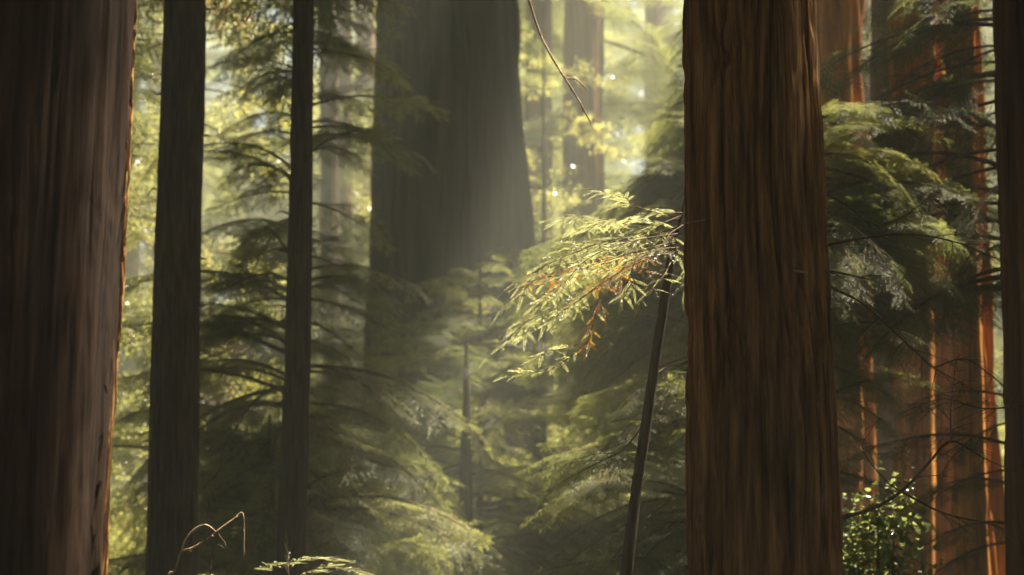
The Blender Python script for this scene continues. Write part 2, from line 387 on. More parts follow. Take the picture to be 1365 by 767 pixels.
# ------------------------------------------------------------------ trees
def trunk_mesh(name, pts, rads, mt, nseg, zs, ridge=(.02, 30, 1.2), flute=(0, 5), seed=0, origin=None):
    """pts/rads: control points of the axis, zs: ring heights. Fibrous ridges and flutes as real relief"""
    P = np.array([tuple(p) for p in pts], float); rads = np.asarray(rads, float); zs = np.asarray(zs, float)
    cx = np.interp(zs, P[:, 2], P[:, 0]); cyy = np.interp(zs, P[:, 2], P[:, 1]); r = np.interp(zs, P[:, 2], rads)
    th = np.linspace(0, 2 * np.pi, nseg, endpoint=False)
    TH, Z = np.meshgrid(th, zs); Rr = np.repeat(r[:, None], nseg, 1)
    ux, uy = np.cos(TH), np.sin(TH)
    amp, fq, zf = ridge; rm = float(np.median(r))
    wob = .5 * (vnoise(ux * 2, uy * 2, Z * .8, seed + 9) - .5)
    sway = min(.02, rm * .12); cx = cx + sway * 2 * (vnoise(zs * .45, 0, 0, seed + 31) - .5)
    def nz(f, zz, s_): return vnoise(ux * rm * f + wob * f * .4, uy * rm * f + wob * f * .4, Z * zz, s_)
    def crack(f, zz, s_, w_): return np.exp(-(np.abs(2 * nz(f, zz, s_) - 1) / w_) ** 2)
    gate = .35 + 1.3 * nz(fq * .2, zf * .7, seed + 12)
    d = -amp * (1.5 * crack(fq * .22, zf * .35, seed + 11, .10) + gate * (.9 * crack(fq * .5, zf * .6, seed, .2) + .45 * crack(fq, zf * 1.6, seed + 1, .25)) + .25 * crack(fq * 2.2, zf * 4, seed + 2, .3) - .5)
    d = d + amp * .35 * (nz(fq * 2.5, zf * 9, seed + 3) - .5) + amp * .25 * (nz(fq * .8, zf * 14, seed + 6) - .5)
    fa, fn = flute
    if fa:
        ph = 9 * vnoise(Z * .11, 0, 0, seed + 4); ph2 = 9 * vnoise(Z * .17, 3, 0, seed + 5); k1 = int(fn); k2 = int(fn * 1.7) + 1
        am = .55 + .9 * vnoise(ux * 1.5, uy * 1.5, Z * .2, seed + 7)
        lob = am * (.55 * np.sin(k1 * TH + ph) + .4 * np.sin(k2 * TH + ph2 + 1)) - .5 * np.exp(-(np.abs(2 * vnoise(ux * fn * .4, uy * fn * .4, Z * .08, seed + 8) - 1) / .15) ** 2)
        d = d + fa * Rr * lob * .5
    Rr = Rr + d
    V = np.stack([cx[:, None] + Rr * ux, cyy[:, None] + Rr * uy, Z], -1)
    if origin is not None: V = V - np.asarray(tuple(origin))
    n = len(zs); i, j = np.meshgrid(np.arange(n - 1), np.arange(nseg), indexing='ij'); j2 = (j + 1) % nseg
    F = np.stack([i * nseg + j, i * nseg + j2, (i + 1) * nseg + j2, (i + 1) * nseg + j], -1).reshape(-1, 4)
    return raw_mesh(name, V.reshape(-1, 3), [F], [mt], smooth=True)
def ground_z(x, y):
    return float(gz(np.array([x]), np.array([y]))[0])
def gz(x, y):
    s = np.clip((y - 45) / 70, 0, 1)
    return .5 * (fbm(x / 9, y / 9, 0, 77, 3) - .5) + 11 * s * s * (3 - 2 * s) - .25
def make_tree(name, label, cat, group, top, bot, Y, height, mt, nseg=64, ridge=(.02, 30, 1.2), flute=(0, 5), crown=None, seed=0, flare=1.35, nz=90, tip=.25):
    """top/bot: (left px, right px) of the trunk on rows 0 and 767 of the photograph, at distance Y"""
    m = mpp(Y)
    A = cast((bot[0] + bot[1]) / 2, 767, Y); B = cast((top[0] + top[1]) / 2, 0, Y)
    ra = (bot[1] - bot[0]) / 2 * m; rb = (top[1] - top[0]) / 2 * m
    k = (B - A) / (B.z - A.z); g = ground_z(A.x, A.y)
    if height < B.z + 2:
        return short_tree(name, label, cat, group, A, k, ra, height, mt, nseg, ridge, flute, crown, seed, flare, g)
    base = A + k * (g - A.z) * .6; base.z = g
    tp = B + k * (height - B.z) * .35; tp.z = height
    up = B + k * 4; 
    pts = [base - Vector((0, 0, .5)), base + Vector((0, 0, .0)), base + (A - base) * .5 if A.z > g + .3 else base + Vector((0, 0, .1)), A if A.z > g + .5 else base + Vector((0, 0, .2)), B, up, tp]
    pts = sorted(pts, key=lambda p: p.z)
    rads = [ra * flare * 1.15, ra * flare, ra * (1 + (flare - 1) * .35), ra, rb, rb * .95, max(.03, rb * tip)]
    zs = np.unique(np.concatenate([np.linspace(g - .4, A.z, 14), np.linspace(A.z, B.z, nz), B.z + (height - B.z) * np.linspace(0, 1, 30) ** 1.5]))
    t = thing(name, base, label, cat, group)
    add('trunk', trunk_mesh('trunk', pts, rads, mt, nseg, zs, ridge, flute, seed, base), t)
    AX[t.name] = (np.array([tuple(p) for p in pts]), np.array(rads))
    if crown: crowns(t, seed=seed, **crown)
    return t
def short_tree(name, label, cat, group, A, k, ra, height, mt, nseg, ridge, flute, crown, seed, flare, g):
    base = A + k * (g - A.z) * .6; base.z = g
    tp = A + k * (height - A.z); zz = [g - .4, g, max(g + .3, A.z), height]
    pts = [base - Vector((0, 0, .4)), base, A + k * (zz[2] - A.z), tp]; rads = [ra * flare * 1.1, ra * flare, ra, .012 if crown or 'young' in name else ra * .15]
    t = thing(name, base, label, cat, group)
    add('trunk', trunk_mesh('trunk', pts, rads, mt, nseg, np.linspace(g - .4, height, 80), ridge, flute, seed, base), t)
    AX[t.name] = (np.array([tuple(p) for p in pts]), np.array(rads))
    if crown: crowns(t, seed=seed, **crown)
    return t
AX = {}
def axis_at(t, z):
    P, r = AX[t.name]; return Vector((np.interp(z, P[:, 2], P[:, 0]), np.interp(z, P[:, 2], P[:, 1]), z)), float(np.interp(z, P[:, 2], r))
def crowns(t, z0, z1, n, s0=1.0, s1=1.0, key='far', seed=0, az=None, cut=True, up=0.0, jit=.38, dead=0):
    rs = random.Random(seed * 13 + 5); items = []; dd = []
    LEN = {'far': 4.1, 'fard': 4.1, 'mid': 3.0, 'midd': 3.0, 'thin': 2, 'dead': 1.3, 'broad': 3.6, 'lace': 2.2, 'laced': 2.2}[key]
    for k in range(n):
        f = (k + rs.random()) / n; z = z0 + (z1 - z0) * f
        p, r = axis_at(t, z); s_full = (s0 + (s1 - s0) * f) * rs.uniform(.75, 1.2)
        for trial in range(9):
            a = rs.uniform(0, 2 * math.pi) if az is None else rs.gauss(az[0], az[1]); s = s_full * (1 - .09 * trial); roll = rs.uniform(-.8, .8) * (.5 if 'lace' in key else 1)
            d = Vector((math.cos(a), math.sin(a), up + rs.uniform(-jit, jit)))
            if not cut: break
            dn = d.normalized(); y = Vector((0, 0, 1)).cross(dn).normalized(); z_ = dn.cross(y); L = LEN * s
            c_, s_ = math.cos(roll), math.sin(roll); y, z_ = y * c_ + z_ * s_, z_ * c_ - y * s_
            pts = np.array(tuple(p)) + L * (PAT[:, :1] * np.array(tuple(dn)) + PAT[:, 1:2] * np.array(tuple(y)) + PAT[:, 2:] * np.array(tuple(z_)))
            if not (sunny(pts, .03 + .01 * L) or broken(pts)): break
        else: continue
        if s < .25 * s_full: continue
        (dd if rs.random() < dead else items).append((p + d.normalized() * r * .8, d, roll, s))
    nm = 'crown' if len([c for c in t.children if c.name.startswith('crown')]) == 0 else 'boughs'
    foliage('crown', key, items, t, t.location); foliage('dead_foliage', 'dead', dd, t, t.location)

# ------------------------------------------------------------------ ground
gx, gy = np.meshgrid(np.linspace(-90, 90, 120), np.linspace(-30, 150, 120))
V = np.stack([gx, gy, gz(gx, gy)], -1).reshape(-1, 3)
i, j = np.meshgrid(np.arange(119), np.arange(119), indexing='ij')
F = np.stack([i * 120 + j, i * 120 + j + 1, (i + 1) * 120 + j + 1, (i + 1) * 120 + j], -1).reshape(-1, 4)
mg, n_, l_, b_, o_ = mat('forest_floor')
tc = n_.new('ShaderNodeTexCoord'); nz_ = n_.new('ShaderNodeTexNoise'); nz_.inputs['Scale'].default_value = 3; nz_.inputs['Detail'].default_value = 8; l_.new(tc.outputs['Object'], nz_.inputs[0])
l_.new(ramp(n_, l_, nz_.outputs[0], [(.35, (.03, .02, .012)), (.5, (.09, .055, .03)), (.65, (.05, .06, .025))]), b_.inputs['Base Color']); b_.inputs['Roughness'].default_value = 1
tag(add('ground', raw_mesh('ground', V, [F], [mg], smooth=True)), kind='structure')

# ------------------------------------------------------------------ big trunks
RG = dict(group='big redwood trunks')
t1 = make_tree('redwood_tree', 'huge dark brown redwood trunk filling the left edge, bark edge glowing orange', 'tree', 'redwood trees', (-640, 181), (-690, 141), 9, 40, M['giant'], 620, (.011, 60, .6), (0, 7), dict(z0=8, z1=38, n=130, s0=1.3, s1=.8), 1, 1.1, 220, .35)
t9 = make_tree('redwood_tree', 'sharp reddish brown redwood trunk right of the centre, standing in front of everything', 'tree', 'redwood trees', (913, 1091), (921, 1124), 11.3, 34, M['red'], 520, (.020, 34, .8), (.03, 6), dict(z0=11, z1=32, n=140, s0=1.3, s1=.8), 2, 1.25, 280, .3)
t2 = make_tree('conifer_tree', 'dark straight trunk just right of the huge left redwood', 'tree', 'slim conifers', (217, 274), (196, 264), 20, 32, M['grey'], 220, (.012, 38, 1.0), (.03, 5), dict(z0=9, z1=30, n=130, s0=1.3, s1=.7), 3, 1.3, 160)
t3 = make_tree('conifer_tree', 'slender dark trunk between the second trunk and the hazy giant', 'tree', 'slim conifers', (391, 419), (370, 409), 20.5, 28, M['grey'], 120, (.008, 50, 1.2), (.03, 4), dict(z0=9, z1=27, n=120, s0=1.3, s1=.6), 4, 1.3, 130)
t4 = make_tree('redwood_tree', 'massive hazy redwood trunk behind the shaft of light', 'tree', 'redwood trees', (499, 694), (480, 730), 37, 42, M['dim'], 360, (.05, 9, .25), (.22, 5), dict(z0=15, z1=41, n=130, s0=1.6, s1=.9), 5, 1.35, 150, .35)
t5 = make_tree('redwood_tree', 'pale hazy redwood trunk right of the massive one', 'tree', 'redwood trees', (752, 806), (742, 808), 50, 40, M['far'], 120, (.03, 12, .3), (.06, 5), dict(z0=14, z1=39, n=60, s0=1.4, s1=.8), 6, 1.2, 80)
t6 = make_tree('conifer_tree', 'thin dark trunk standing low in front of the massive hazy redwood', 'tree', 'slim conifers', (612, 630), (607, 634), 27, 5.0, M['grey'], 60, (.006, 50, 1.5), (.02, 4), dict(z0=4.0, z1=5.0, n=12, s0=.35, s1=.2, key='midd'), 7, 1.2, 60)
t7 = make_tree('conifer_tree', 'thin dark trunk half hidden left of the slender trunk', 'tree', 'slim conifers', (352, 368), (345, 371), 24, 3.8, M['grey'], 60, (.006, 50, 1.5), (.02, 4), dict(z0=2.6, z1=3.8, n=12, s0=.4, s1=.25, key='midd'), 8, 1.2, 60)
OC = dict(z0=13, z1=36, n=100, s0=1.3, s1=.8)
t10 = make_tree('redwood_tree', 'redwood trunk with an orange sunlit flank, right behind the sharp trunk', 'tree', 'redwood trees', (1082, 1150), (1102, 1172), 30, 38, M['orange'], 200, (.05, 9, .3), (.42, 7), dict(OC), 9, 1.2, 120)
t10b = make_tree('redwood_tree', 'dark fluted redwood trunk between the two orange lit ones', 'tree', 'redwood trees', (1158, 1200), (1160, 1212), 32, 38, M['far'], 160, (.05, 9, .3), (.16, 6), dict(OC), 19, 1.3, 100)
t11 = make_tree('redwood_tree', 'broad redwood trunk with orange sunlit patches left of the leaning buttress', 'tree', 'redwood trees', (1190, 1262), (1192, 1274), 26, 38, M['orange'], 220, (.05, 9, .3), (.50, 8), dict(OC), 10, 1.25, 130)
t11b = make_tree('redwood_tree', 'leaning orange sunlit redwood trunk beside the narrow strip of sky', 'tree', 'redwood trees', (1266, 1304), (1272, 1340), 24, 38, M['orange'], 200, (.04, 11, .3), (.42, 6), dict(OC), 20, 1.3, 130)
t12 = make_tree('redwood_tree', 'dark redwood trunk cut by the right edge of the picture', 'tree', 'redwood trees', (1322, 1424), (1348, 1466), 17, 34, M['far'], 220, (.02, 25, .6), (.06, 6), dict(z0=12, z1=32, n=110, s0=1.2, s1=.7), 11, 1.3, 140)
t13 = make_tree('conifer_tree', 'short stretch of dark trunk high up beside the slender trunk', 'tree', 'slim conifers', (424, 450), (430, 462), 46, 36, M['grey'], 70, (.02, 14, .4), (.05, 4), dict(z0=12, z1=34, n=50, s0=1.2, s1=.7), 12, 1.2, 60)

# ------------------------------------------------------------------ young trees whose boughs fill the view between the trunks
def young(label, px, Y, wpx, height, key, specs, seed, group='young trees between the trunks', dead=0, name='young_conifer'):
    t = make_tree(name, label, 'tree', group, (px - wpx * .35, px + wpx * .35), (px - wpx / 2, px + wpx / 2), Y, height, M['grey'], 28, (.004, 50, 1.5), (.02, 3), None, seed, 1.3, 30)
    for k, sp in enumerate(specs): crowns(t, key=sp.pop('key', key), seed=seed * 3 + k, cut=sp.pop('cut', True), dead=dead, **sp)
    return t
young('shaded young conifer left of the light shaft, its boughs across the giant\'s foot', 398, 25, 12, 9.5, 'lace', [dict(z0=1, z1=5.2, n=95, s0=1.25, s1=.85), dict(key='lace', z0=5.2, z1=9.4, n=60, s0=.8, s1=.4)], 101)
young('dim young conifer in the haze under the light shaft', 640, 29, 10, 6.4, 'lace', [dict(z0=.6, z1=4.2, n=110, s0=1.05, s1=.7), dict(z0=4.0, z1=6.2, n=40, s0=.8, s1=.25, up=.25)], 102)
young('young conifer with sunlit yellow boughs behind the leaning sapling', 950, 19, 10, 6.2, 'lace', [dict(z0=.8, z1=3.9, n=100, s0=.85, s1=.55, az=(math.pi, 1.1))], 103, dead=.05)
young('tall young conifer hanging sunlit foliage left of the sharp trunk', 965, 23, 14, 12, 'lace', [dict(z0=4.4, z1=11, n=170, s0=.8, s1=.5, az=(math.pi, 1.1))], 104)
young('slender young conifer farther back in the bright gap beside the sharp trunk', 962, 26.5, 12, 13.5, 'lace', [dict(z0=4.8, z1=13, n=190, s0=1.15, s1=.6, az=(math.pi, .9))], 113)
young('young conifer with glittering boughs right of the sharp trunk', 1075, 18.5, 10, 8.5, 'lace', [dict(z0=1.6, z1=4.2, n=26, s0=.45, s1=.5, az=(0, 1.0)), dict(z0=4.2, z1=8, n=120, s0=.62, s1=.45, az=(0, 1.0))], 105, dead=.04)
young('shaded dull green young conifer before the orange lit redwoods', 1362, 19, 9, 9, 'laced', [dict(z0=1, z1=3.6, n=16, s0=.6, s1=.6, az=(math.pi, 1.1)), dict(z0=4.2, z1=8.5, n=56, s0=.85, s1=.6, az=(math.pi, 1.1))], 106)
young('young tree with a blurred mixed crown between the two slim trunks', 246, 33, 16, 13, 'mid', [dict(key='broad', z0=3, z1=12.5, n=50, s0=.8, s1=.5, az=(0, 1.3)), dict(key='broad', z0=.5, z1=5, n=30, s0=.75, s1=.6, az=(0, 1.3))], 107, dead=.04)
young('bushy young conifer with low boughs in the gap between the two slim trunks', 236, 29, 12, 5.5, 'lace', [dict(z0=.5, z1=4.8, n=45, s0=1.2, s1=.7, az=(0, 1.4))], 108)
young('narrow small leaved young tree in the gap beside the huge left redwood', 236, 38, 12, 12, 'broad', [dict(z0=1, z1=11.5, n=60, s0=.8, s1=.6, az=(math.pi, 1.0))], 109, name='broadleaf_tree')
young('young conifer filling the gap before the massive redwood\'s left flank', 405, 31, 12, 14, 'lace', [dict(z0=3, z1=13, n=150, s0=.85, s1=.5, az=(0, 1.3))], 110)
young('pale small leaved young tree beyond the massive redwood\'s right flank', 725, 43, 12, 13, 'broad', [dict(z0=1, z1=12.5, n=50, s0=.7, s1=.5)], 111, name='broadleaf_tree')

# ------------------------------------------------------------------ far forest
rs = random.Random(5)
k = 0
for row, (Yr, nn) in enumerate(((54, 8), (64, 9), (76, 10), (90, 10))):
    for q in range(nn):
        px = -40 + 1440 * (q + rs.uniform(.2, .8)) / nn; Y = Yr + rs.uniform(-4, 4); h = rs.uniform(22, 34) + row * 2
        wd = rs.uniform(26, 48) * 50 / Y
        bl = q % 2 == row % 2
        t = make_tree('broadleaf_tree' if bl else 'forest_tree', 'small leaved tree glowing in the sunlit far forest behind the big trunks' if bl else 'tall conifer in the sunlit far forest behind the big trunks', 'tree', 'far forest broadleaf trees' if bl else 'far forest conifers', (px - wd * .4, px + wd * .4), (px - wd / 2, px + wd / 2), Y, h, M['far'], 24, (.02, 10, .3), (.05, 4), None, 300 + k, 1.2, 20)
        crowns(t, z0=ground_z(t.location.x, t.location.y) + 1, z1=h - 1, n=64, s0=1.4, s1=.6, key=('broad' if q % 2 == row % 2 else 'far'), seed=400 + k, cut=True); k += 1

# ------------------------------------------------------------------ tall trees beside the view, their crowns shading it
SIDE = ((-6.6, 30, 38, .45), (-10.5, 40, 40, .6), (11, 42, 40, .6), (12.5, 29.5, 38, .5), (16, 47, 42, .6), (-13, 24, 36, .5), (8.3, 21.9, 34, .35), (13, 22, 34, .45), (-12, 52, 40, .5), (18, 33, 38, .5), (-17, 36, 38, .5),
        (-8, 17, 34, .4), (6.5, 15, 32, .35), (-22, 28, 38, .6), (23, 42, 40, .6), (21, 22, 36, .5), (-20, 48, 40, .5), (-15, 12, 34, .6), (15, 12, 34, .6), (27, 30, 38, .6), (-27, 40, 38, .6), (26, 56, 40, .5), (-28, 60, 40, .5), (-25, 14, 36, .5), (30, 14, 36, .5),
        (4.2, 8, 30, .3), (-3.9, 6, 30, .3), (3.6, 1, 32, .4), (8, 8, 32, .4), (-6.5, 10.5, 32, .35), (5.6, 19.5, 34, .35), (9.5, 28, 36, .4), (14, 38, 38, .4), (9.0, 38.6, 40, .35), (8.7, 35.6, 40, .35), (9, 0, 32, .4),
        (-11, -7, 34, .6), (12, -6, 34, .5), (-16, -14, 36, .6), (17, -13, 36, .6), (-18, -1, 34, .5), (18, 1, 34, .5), (-26, -4, 36, .6), (27, -4, 36, .6), (-12, 5, 32, .5), (12, 4, 32, .5))
for k, (x, y, h, r) in enumerate(SIDE):
    g = ground_z(x, y); z0 = 8 if abs(x) < 9 else 4
    t = thing('forest_tree', (x, y, g), 'tall conifer standing outside the picture beside the view', 'tree', 'conifers beside the view')
    pts = [Vector((x, y, g - .4)), Vector((x, y, g)), Vector((x + .1, y, g + 6)), Vector((x, y, h))]; rd = [r * 1.3, r * 1.2, r, .06]
    add('trunk', trunk_mesh('trunk', pts, rd, M['far'], 60, np.linspace(g - .4, h, 60), (.03, 12, .4), (.06, 5), 700 + k, t.location), t)
    AX[t.name] = (np.array([tuple(p) for p in pts]), np.array(rd))
    crowns(t, z0=max(z0, 4.5 + .29 * max(y, 0) if abs(x) - 3.6 < y * .215 + .5 else 3), z1=h - .5, n=200, s0=1.25, s1=.5, key='far', seed=720 + k)

# ------------------------------------------------------------------ hand laid branches with single sprays
SPR = [raw_mesh('leaf_spray', *(lambda v: (v[0], [v[1], v[2]]))(spray(random.Random(900 + q), .115, 13, .0195, .0040, True)), [M['needle_near'], M['twig']], spray(random.Random(900 + q), .115, 13, .0195, .0040, True)[3]) for q in range(5)]
DEAD = []
for q in range(3):
    v = spray(random.Random(950 + q), .10, 13, .016, .0038, True); DEAD.append(raw_mesh('dead_leaf_spray', v[0], [v[1], v[2]], [M['dead'], M['twig']], v[3]))
DARKA = [spray(random.Random(980 + q), .11, 14, .015, .0034, True) for q in range(3)]
count_spray = [0]
def pix_path(pl, Y, n):
    """pl: (px, py[, dY]) photo positions -> smooth world path"""
    return spline([cast(p[0], p[1], Y + (p[2] if len(p) > 2 else 0)) for p in pl], n)
def near_branch(parent, pl, Y, r0, r1, seed, twigs=14, tl=(.08, .22), nspr=3, dead=(), mt='twig', name='branch', as_objects=True, start=.15, dark=False, droop=.35, spread=1.0, sprays=True, scale=(.5, .95)):
    rs = random.Random(seed); path = pix_path(pl, Y, 24); b = Buf(); org = np.array(tuple(parent.location))
    V, Q = tube_arrays(path - org, np.linspace(r0, r1, 24), 7, seed, .18); b.add(V, None, Q, 0)
    places = []; fol = Buf()
    for k in range(twigs + 1):
        last = k == twigs
        t = 1.0 if last else start + (1 - start) * (k + rs.uniform(-.3, .3)) / twigs; t = max(0, min(.999, t)); f = t * 23; i = min(22, int(f))
        p = path[i] + (path[i + 1] - path[i]) * (f - i); d = path[i + 1] - path[i]; d = d / np.linalg.norm(d)
        if last: e = d
        else:
            a = R(rs.uniform(35, 70)); hor = np.cross((0, 0, 1.), d); hor /= np.linalg.norm(hor) + 1e-9
            sgn = 1 if k % 2 else -1; e = d * math.cos(a) + hor * sgn * math.sin(a) * spread + np.array([0, 0, rs.uniform(-droop, .25)]); e /= np.linalg.norm(e)
        L = rs.uniform(*tl) * (1.15 - .5 * t); n = 6
        tp = np.array([p + e * L * q + np.array([0, 0, -droop * .5 * L * q * q]) for q in np.linspace(0, 1, n)])
        V, Q = tube_arrays(tp - org, np.linspace(r1 * .9 + .0008, .0009, n), 4, seed + k); b.add(V, None, Q, 0)
        if not sprays: continue
        for j in range(nspr * 2 + 1):
            q = min(1, (j + 1) / (nspr * 2 + 1)); pp = p + (tp[-1] - p) * q; de = (tp[-1] - tp[-2]); de /= np.linalg.norm(de)
            hv = np.cross((0, 0, 1.), de); hv /= np.linalg.norm(hv) + 1e-9; s2 = 1 if j % 2 else -1; a = 0 if j == nspr * 2 else R(rs.uniform(30, 60))
            ee = de * math.cos(a) + hv * s2 * math.sin(a) + np.array([0, 0, rs.uniform(-droop * 1.3, .15)])
            pp = tp[min(n - 1, int(q * (n - 1)))]
            places.append((pp, ee, hv + np.array([rs.uniform(-.4, .4), rs.uniform(-.4, .4), rs.uniform(-.7, .7)]), rs.uniform(*scale), t))
    br = add(name, b.mesh(name, [M[mt]], True), parent)
    for (pp, ee, yv, s, t) in places:
        isd = any(a0 <= t <= a1 and rs.random() < pr for a0, a1, pr in dead)
        if as_objects and count_spray[0] < 300:
            ob = add('dead_leaf_spray' if isd else 'leaf_spray', rs.choice(DEAD if isd else SPR), br)
            m = mtx(pp - org, ee, yv, s); ob.matrix_local = Matrix([list(r) for r in m]); count_spray[0] += 1
        else:
            fol.addbuf(rs.choice(DARKA), mtx(pp - org, ee, yv, s))
    if fol.V:
        tag(add('foliage', fol.mesh('foliage', [M['needle2' if dark else 'needle_near'], M['twig']]), br), kind='stuff')
    return br

# leaning sapling with the sunlit branch tips
b0 = cast(835, 767, 13.0); k_ = (cast(889, 380, 12.9) - b0); gz0 = ground_z(b0.x, b0.y); b0b = b0 - k_ * ((b0.z - gz0) / k_.z) * .7; b0b.z = gz0
sap = thing('sapling', b0b, 'thin dark leaning sapling left of the sharp trunk, with sunlit and rusty tips', 'sapling')
tp = spline([b0b, b0, cast(862, 560, 12.95), cast(889, 380, 12.9), cast(896, 335, 12.85), cast(905, 300, 12.8), cast(914, 262, 12.8), cast(925, 215, 12.8)], 50)
V, Q = tube_arrays(tp - np.array(tuple(b0b)), np.interp(np.linspace(0, 1, 50), [0, .4, .72, 1], [.035, .026, .008, .003]), 14, 3, .08)
add('trunk', raw_mesh('trunk', V, [Q], [M['grey']], smooth=True), sap)
FB = dict(droop=.22)
near_branch(sap, [(900, 322, -.2), (850, 335, -.4), (800, 350, -.5), (750, 366, -.5), (715, 372, -.5), (686, 396, -.5)], 12.8, .005, .001, 1, 16, (.08, .2), 2, [(.2, .8, .6)], **FB)
near_branch(sap, [(897, 335, -.2), (850, 350, -.4), (810, 372, -.6), (775, 398, -.6), (735, 425, -.6), (676, 457, -.6)], 12.8, .0055, .001, 2, 16, (.07, .18), 2, [(.05, .5, .85)], **FB)
near_branch(sap, [(897, 338, -.2), (855, 345, -.6), (822, 366, -.7), (800, 402, -.8), (788, 440, -.8), (783, 458, -.8)], 12.8, .005, .0012, 3, 13, (.04, .11), 1, [(.1, 1, .9)], **FB)
near_branch(sap, [(783, 455, -.8), (757, 478, -.8), (725, 494, -.8), (694, 498, -.8)], 12.8, .0018, .0008, 4, 8, (.04, .09), 1, start=.2, droop=.1)
near_branch(sap, [(783, 455, -.8), (752, 465, -.85), (727, 470, -.85), (708, 484, -.85)], 12.8, .0018, .0008, 17, 6, (.03, .07), 1, start=.2, droop=.1)
near_branch(sap, [(909, 284, -.1), (880, 284, -.2), (850, 276, -.3), (825, 262, -.3), (800, 255, -.3)], 12.8, .0045, .001, 5, 10, (.06, .15), 2, **FB)
near_branch(sap, [(894, 350, -.2), (886, 366, -.4), (874, 378, -.5), (858, 396, -.6)], 12.8, .0035, .001, 6, 7, (.04, .1), 1, [(0, 1, .8)], **FB)
near_branch(sap, [(904, 330, -.2), (880, 333, -.6), (850, 346, -.8), (838, 372, -.8), (830, 396, -.8)], 12.8, .004, .001, 7, 9, (.05, .12), 2, [(.1, 1, .85)], **FB)
near_branch(sap, [(905, 302, 0), (860, 315, .1), (815, 320, .1), (770, 335, .2), (732, 352, .3)], 12.8, .005, .001, 8, 16, (.10, .22), 3, [(0, .45, .45)], **FB)
near_branch(sap, [(907, 292, .2), (870, 298, .6), (830, 298, .9), (790, 290, 1.1), (760, 292, 1.2)], 12.8, .005, .001, 9, 22, (.12, .28), 4, as_objects=False, **FB)
near_branch(sap, [(902, 315, .2), (850, 325, .5), (795, 330, .8), (745, 345, .9), (705, 366, .9)], 12.9, .005, .001, 10, 24, (.12, .26), 4, as_objects=False, **FB)
near_branch(sap, [(910, 300, -.1), (890, 318, -.4), (915, 345, -.4), (912, 385, -.4)], 12.8, .003, .001, 18, 8, (.06, .12), 2, [(0, 1, .4)], as_objects=False, **FB)
near_branch(sap, [(862, 560), (830, 600, .3), (790, 620, .6), (740, 650, .9)], 12.95, .0055, .001, 11, 18, (.1, .25), 3, as_objects=False, dark=True)
near_branch(sap, [(870, 500), (895, 488, .3), (925, 492, .5)], 12.95, .004, .001, 12, 4, (.1, .2), 2, as_objects=False, dark=True)

near_branch(sap, [(898, 332, -.1), (845, 356, -.2), (795, 385, -.3), (750, 408, -.2), (710, 425, -.1), (690, 440, 0)], 12.8, .004, .001, 13, 18, (.08, .18), 3, as_objects=False, **FB)
near_branch(sap, [(903, 312, -.3), (860, 318, -.5), (820, 328, -.7), (780, 348, -.7), (745, 385, -.7), (722, 400, -.7)], 12.8, .004, .001, 14, 20, (.08, .2), 3, as_objects=False, **FB)
near_branch(sap, [(900, 325, -.1), (858, 338, -.2), (815, 350, -.2), (770, 362, -.1), (735, 392, 0)], 12.8, .004, .001, 15, 20, (.08, .2), 3, as_objects=False, **FB)
near_branch(sap, [(908, 288, -.2), (872, 300, -.3), (840, 292, -.2), (800, 298, .1), (770, 312, .2)], 12.8, .004, .001, 16, 18, (.08, .18), 3, as_objects=False, **FB)

# bare branches and snags on the sharp trunk
o9 = t9
near_branch(o9, [(1085, 330, -.15), (1160, 316), (1220, 313, .2), (1280, 325, .3), (1338, 350, .5)], 11.6, .0075, .0022, 21, 9, (.12, .3), 1, as_objects=False, dark=True, start=.3, scale=(.5, .8), sprays=False)
near_branch(o9, [(1085, 372, -.15), (1150, 405, .2), (1200, 450, .4), (1245, 490, .5), (1290, 515, .6)], 11.6, .0065, .002, 22, 10, (.12, .28), 1, as_objects=False, dark=True, start=.3)
near_branch(o9, [(1100, 694, -.15), (1160, 680), (1205, 652, .1), (1240, 615, .2), (1268, 588, .2), (1312, 611, .4), (1375, 638, .6)], 11.6, .010, .0025, 23, 12, (.12, .3), 1, as_objects=False, dark=True, start=.3)
near_branch(o9, [(1200, 655, .1), (1260, 685, .2), (1330, 702, .3), (1380, 735, .4)], 11.6, .006, .002, 24, 8, (.12, .3), 1, as_objects=False, dark=True)
near_branch(o9, [(1268, 588, .2), (1267, 550, .3), (1272, 500, .4)], 11.6, .005, .0016, 25, 5, (.12, .28), 1, as_objects=False, dark=True, start=.2)
near_branch(o9, [(1085, 250, -.15), (1130, 275, .3), (1165, 300, .4), (1205, 288, .5), (1232, 268, .6)], 11.6, .0055, .0016, 26, 8, (.1, .25), 1, as_objects=False, dark=True)
near_branch(o9, [(1200, 655, .1), (1180, 640, .2), (1150, 600, .3), (1160, 575, .4)], 11.6, .0045, .0016, 27, 6, (.1, .2), 1, as_objects=False, dark=True)
near_branch(o9, [(1365, 540, .8), (1310, 545, .7), (1260, 532, .6), (1215, 545, .5)], 11.8, .0055, .0016, 28, 12, (.12, .26), 2, as_objects=False, dark=True)
near_branch(o9, [(1245, 490, .5), (1290, 480, .6), (1345, 520, .6)], 11.6, .0045, .0016, 29, 8, (.1, .25), 1, as_objects=False, dark=True)
near_branch(o9, [(1100, 362, -.25), (1120, 364, .1), (1165, 374, .3)], 11.4, .008, .003, 30, 3, (.08, .16), 1, name='snag', sprays=False)
def snag(tree, pts, r0, r1, seed):
    o = np.array(tuple(tree.location)); P_ = np.array([tuple(p) for p in pts]) - o
    V, Q = tube_arrays(spline(P_, 10), np.linspace(r0, r1, 10), 7, seed, .25); add('snag', raw_mesh('snag', V, [Q], [M['bare']], smooth=True), tree)
mY = 11.3 - .345
snag(t9, [cast(1056, 362, mY + .1), cast(1064, 362, mY - .02), cast(1077, 364, mY - .05)], .009, .005, 1)
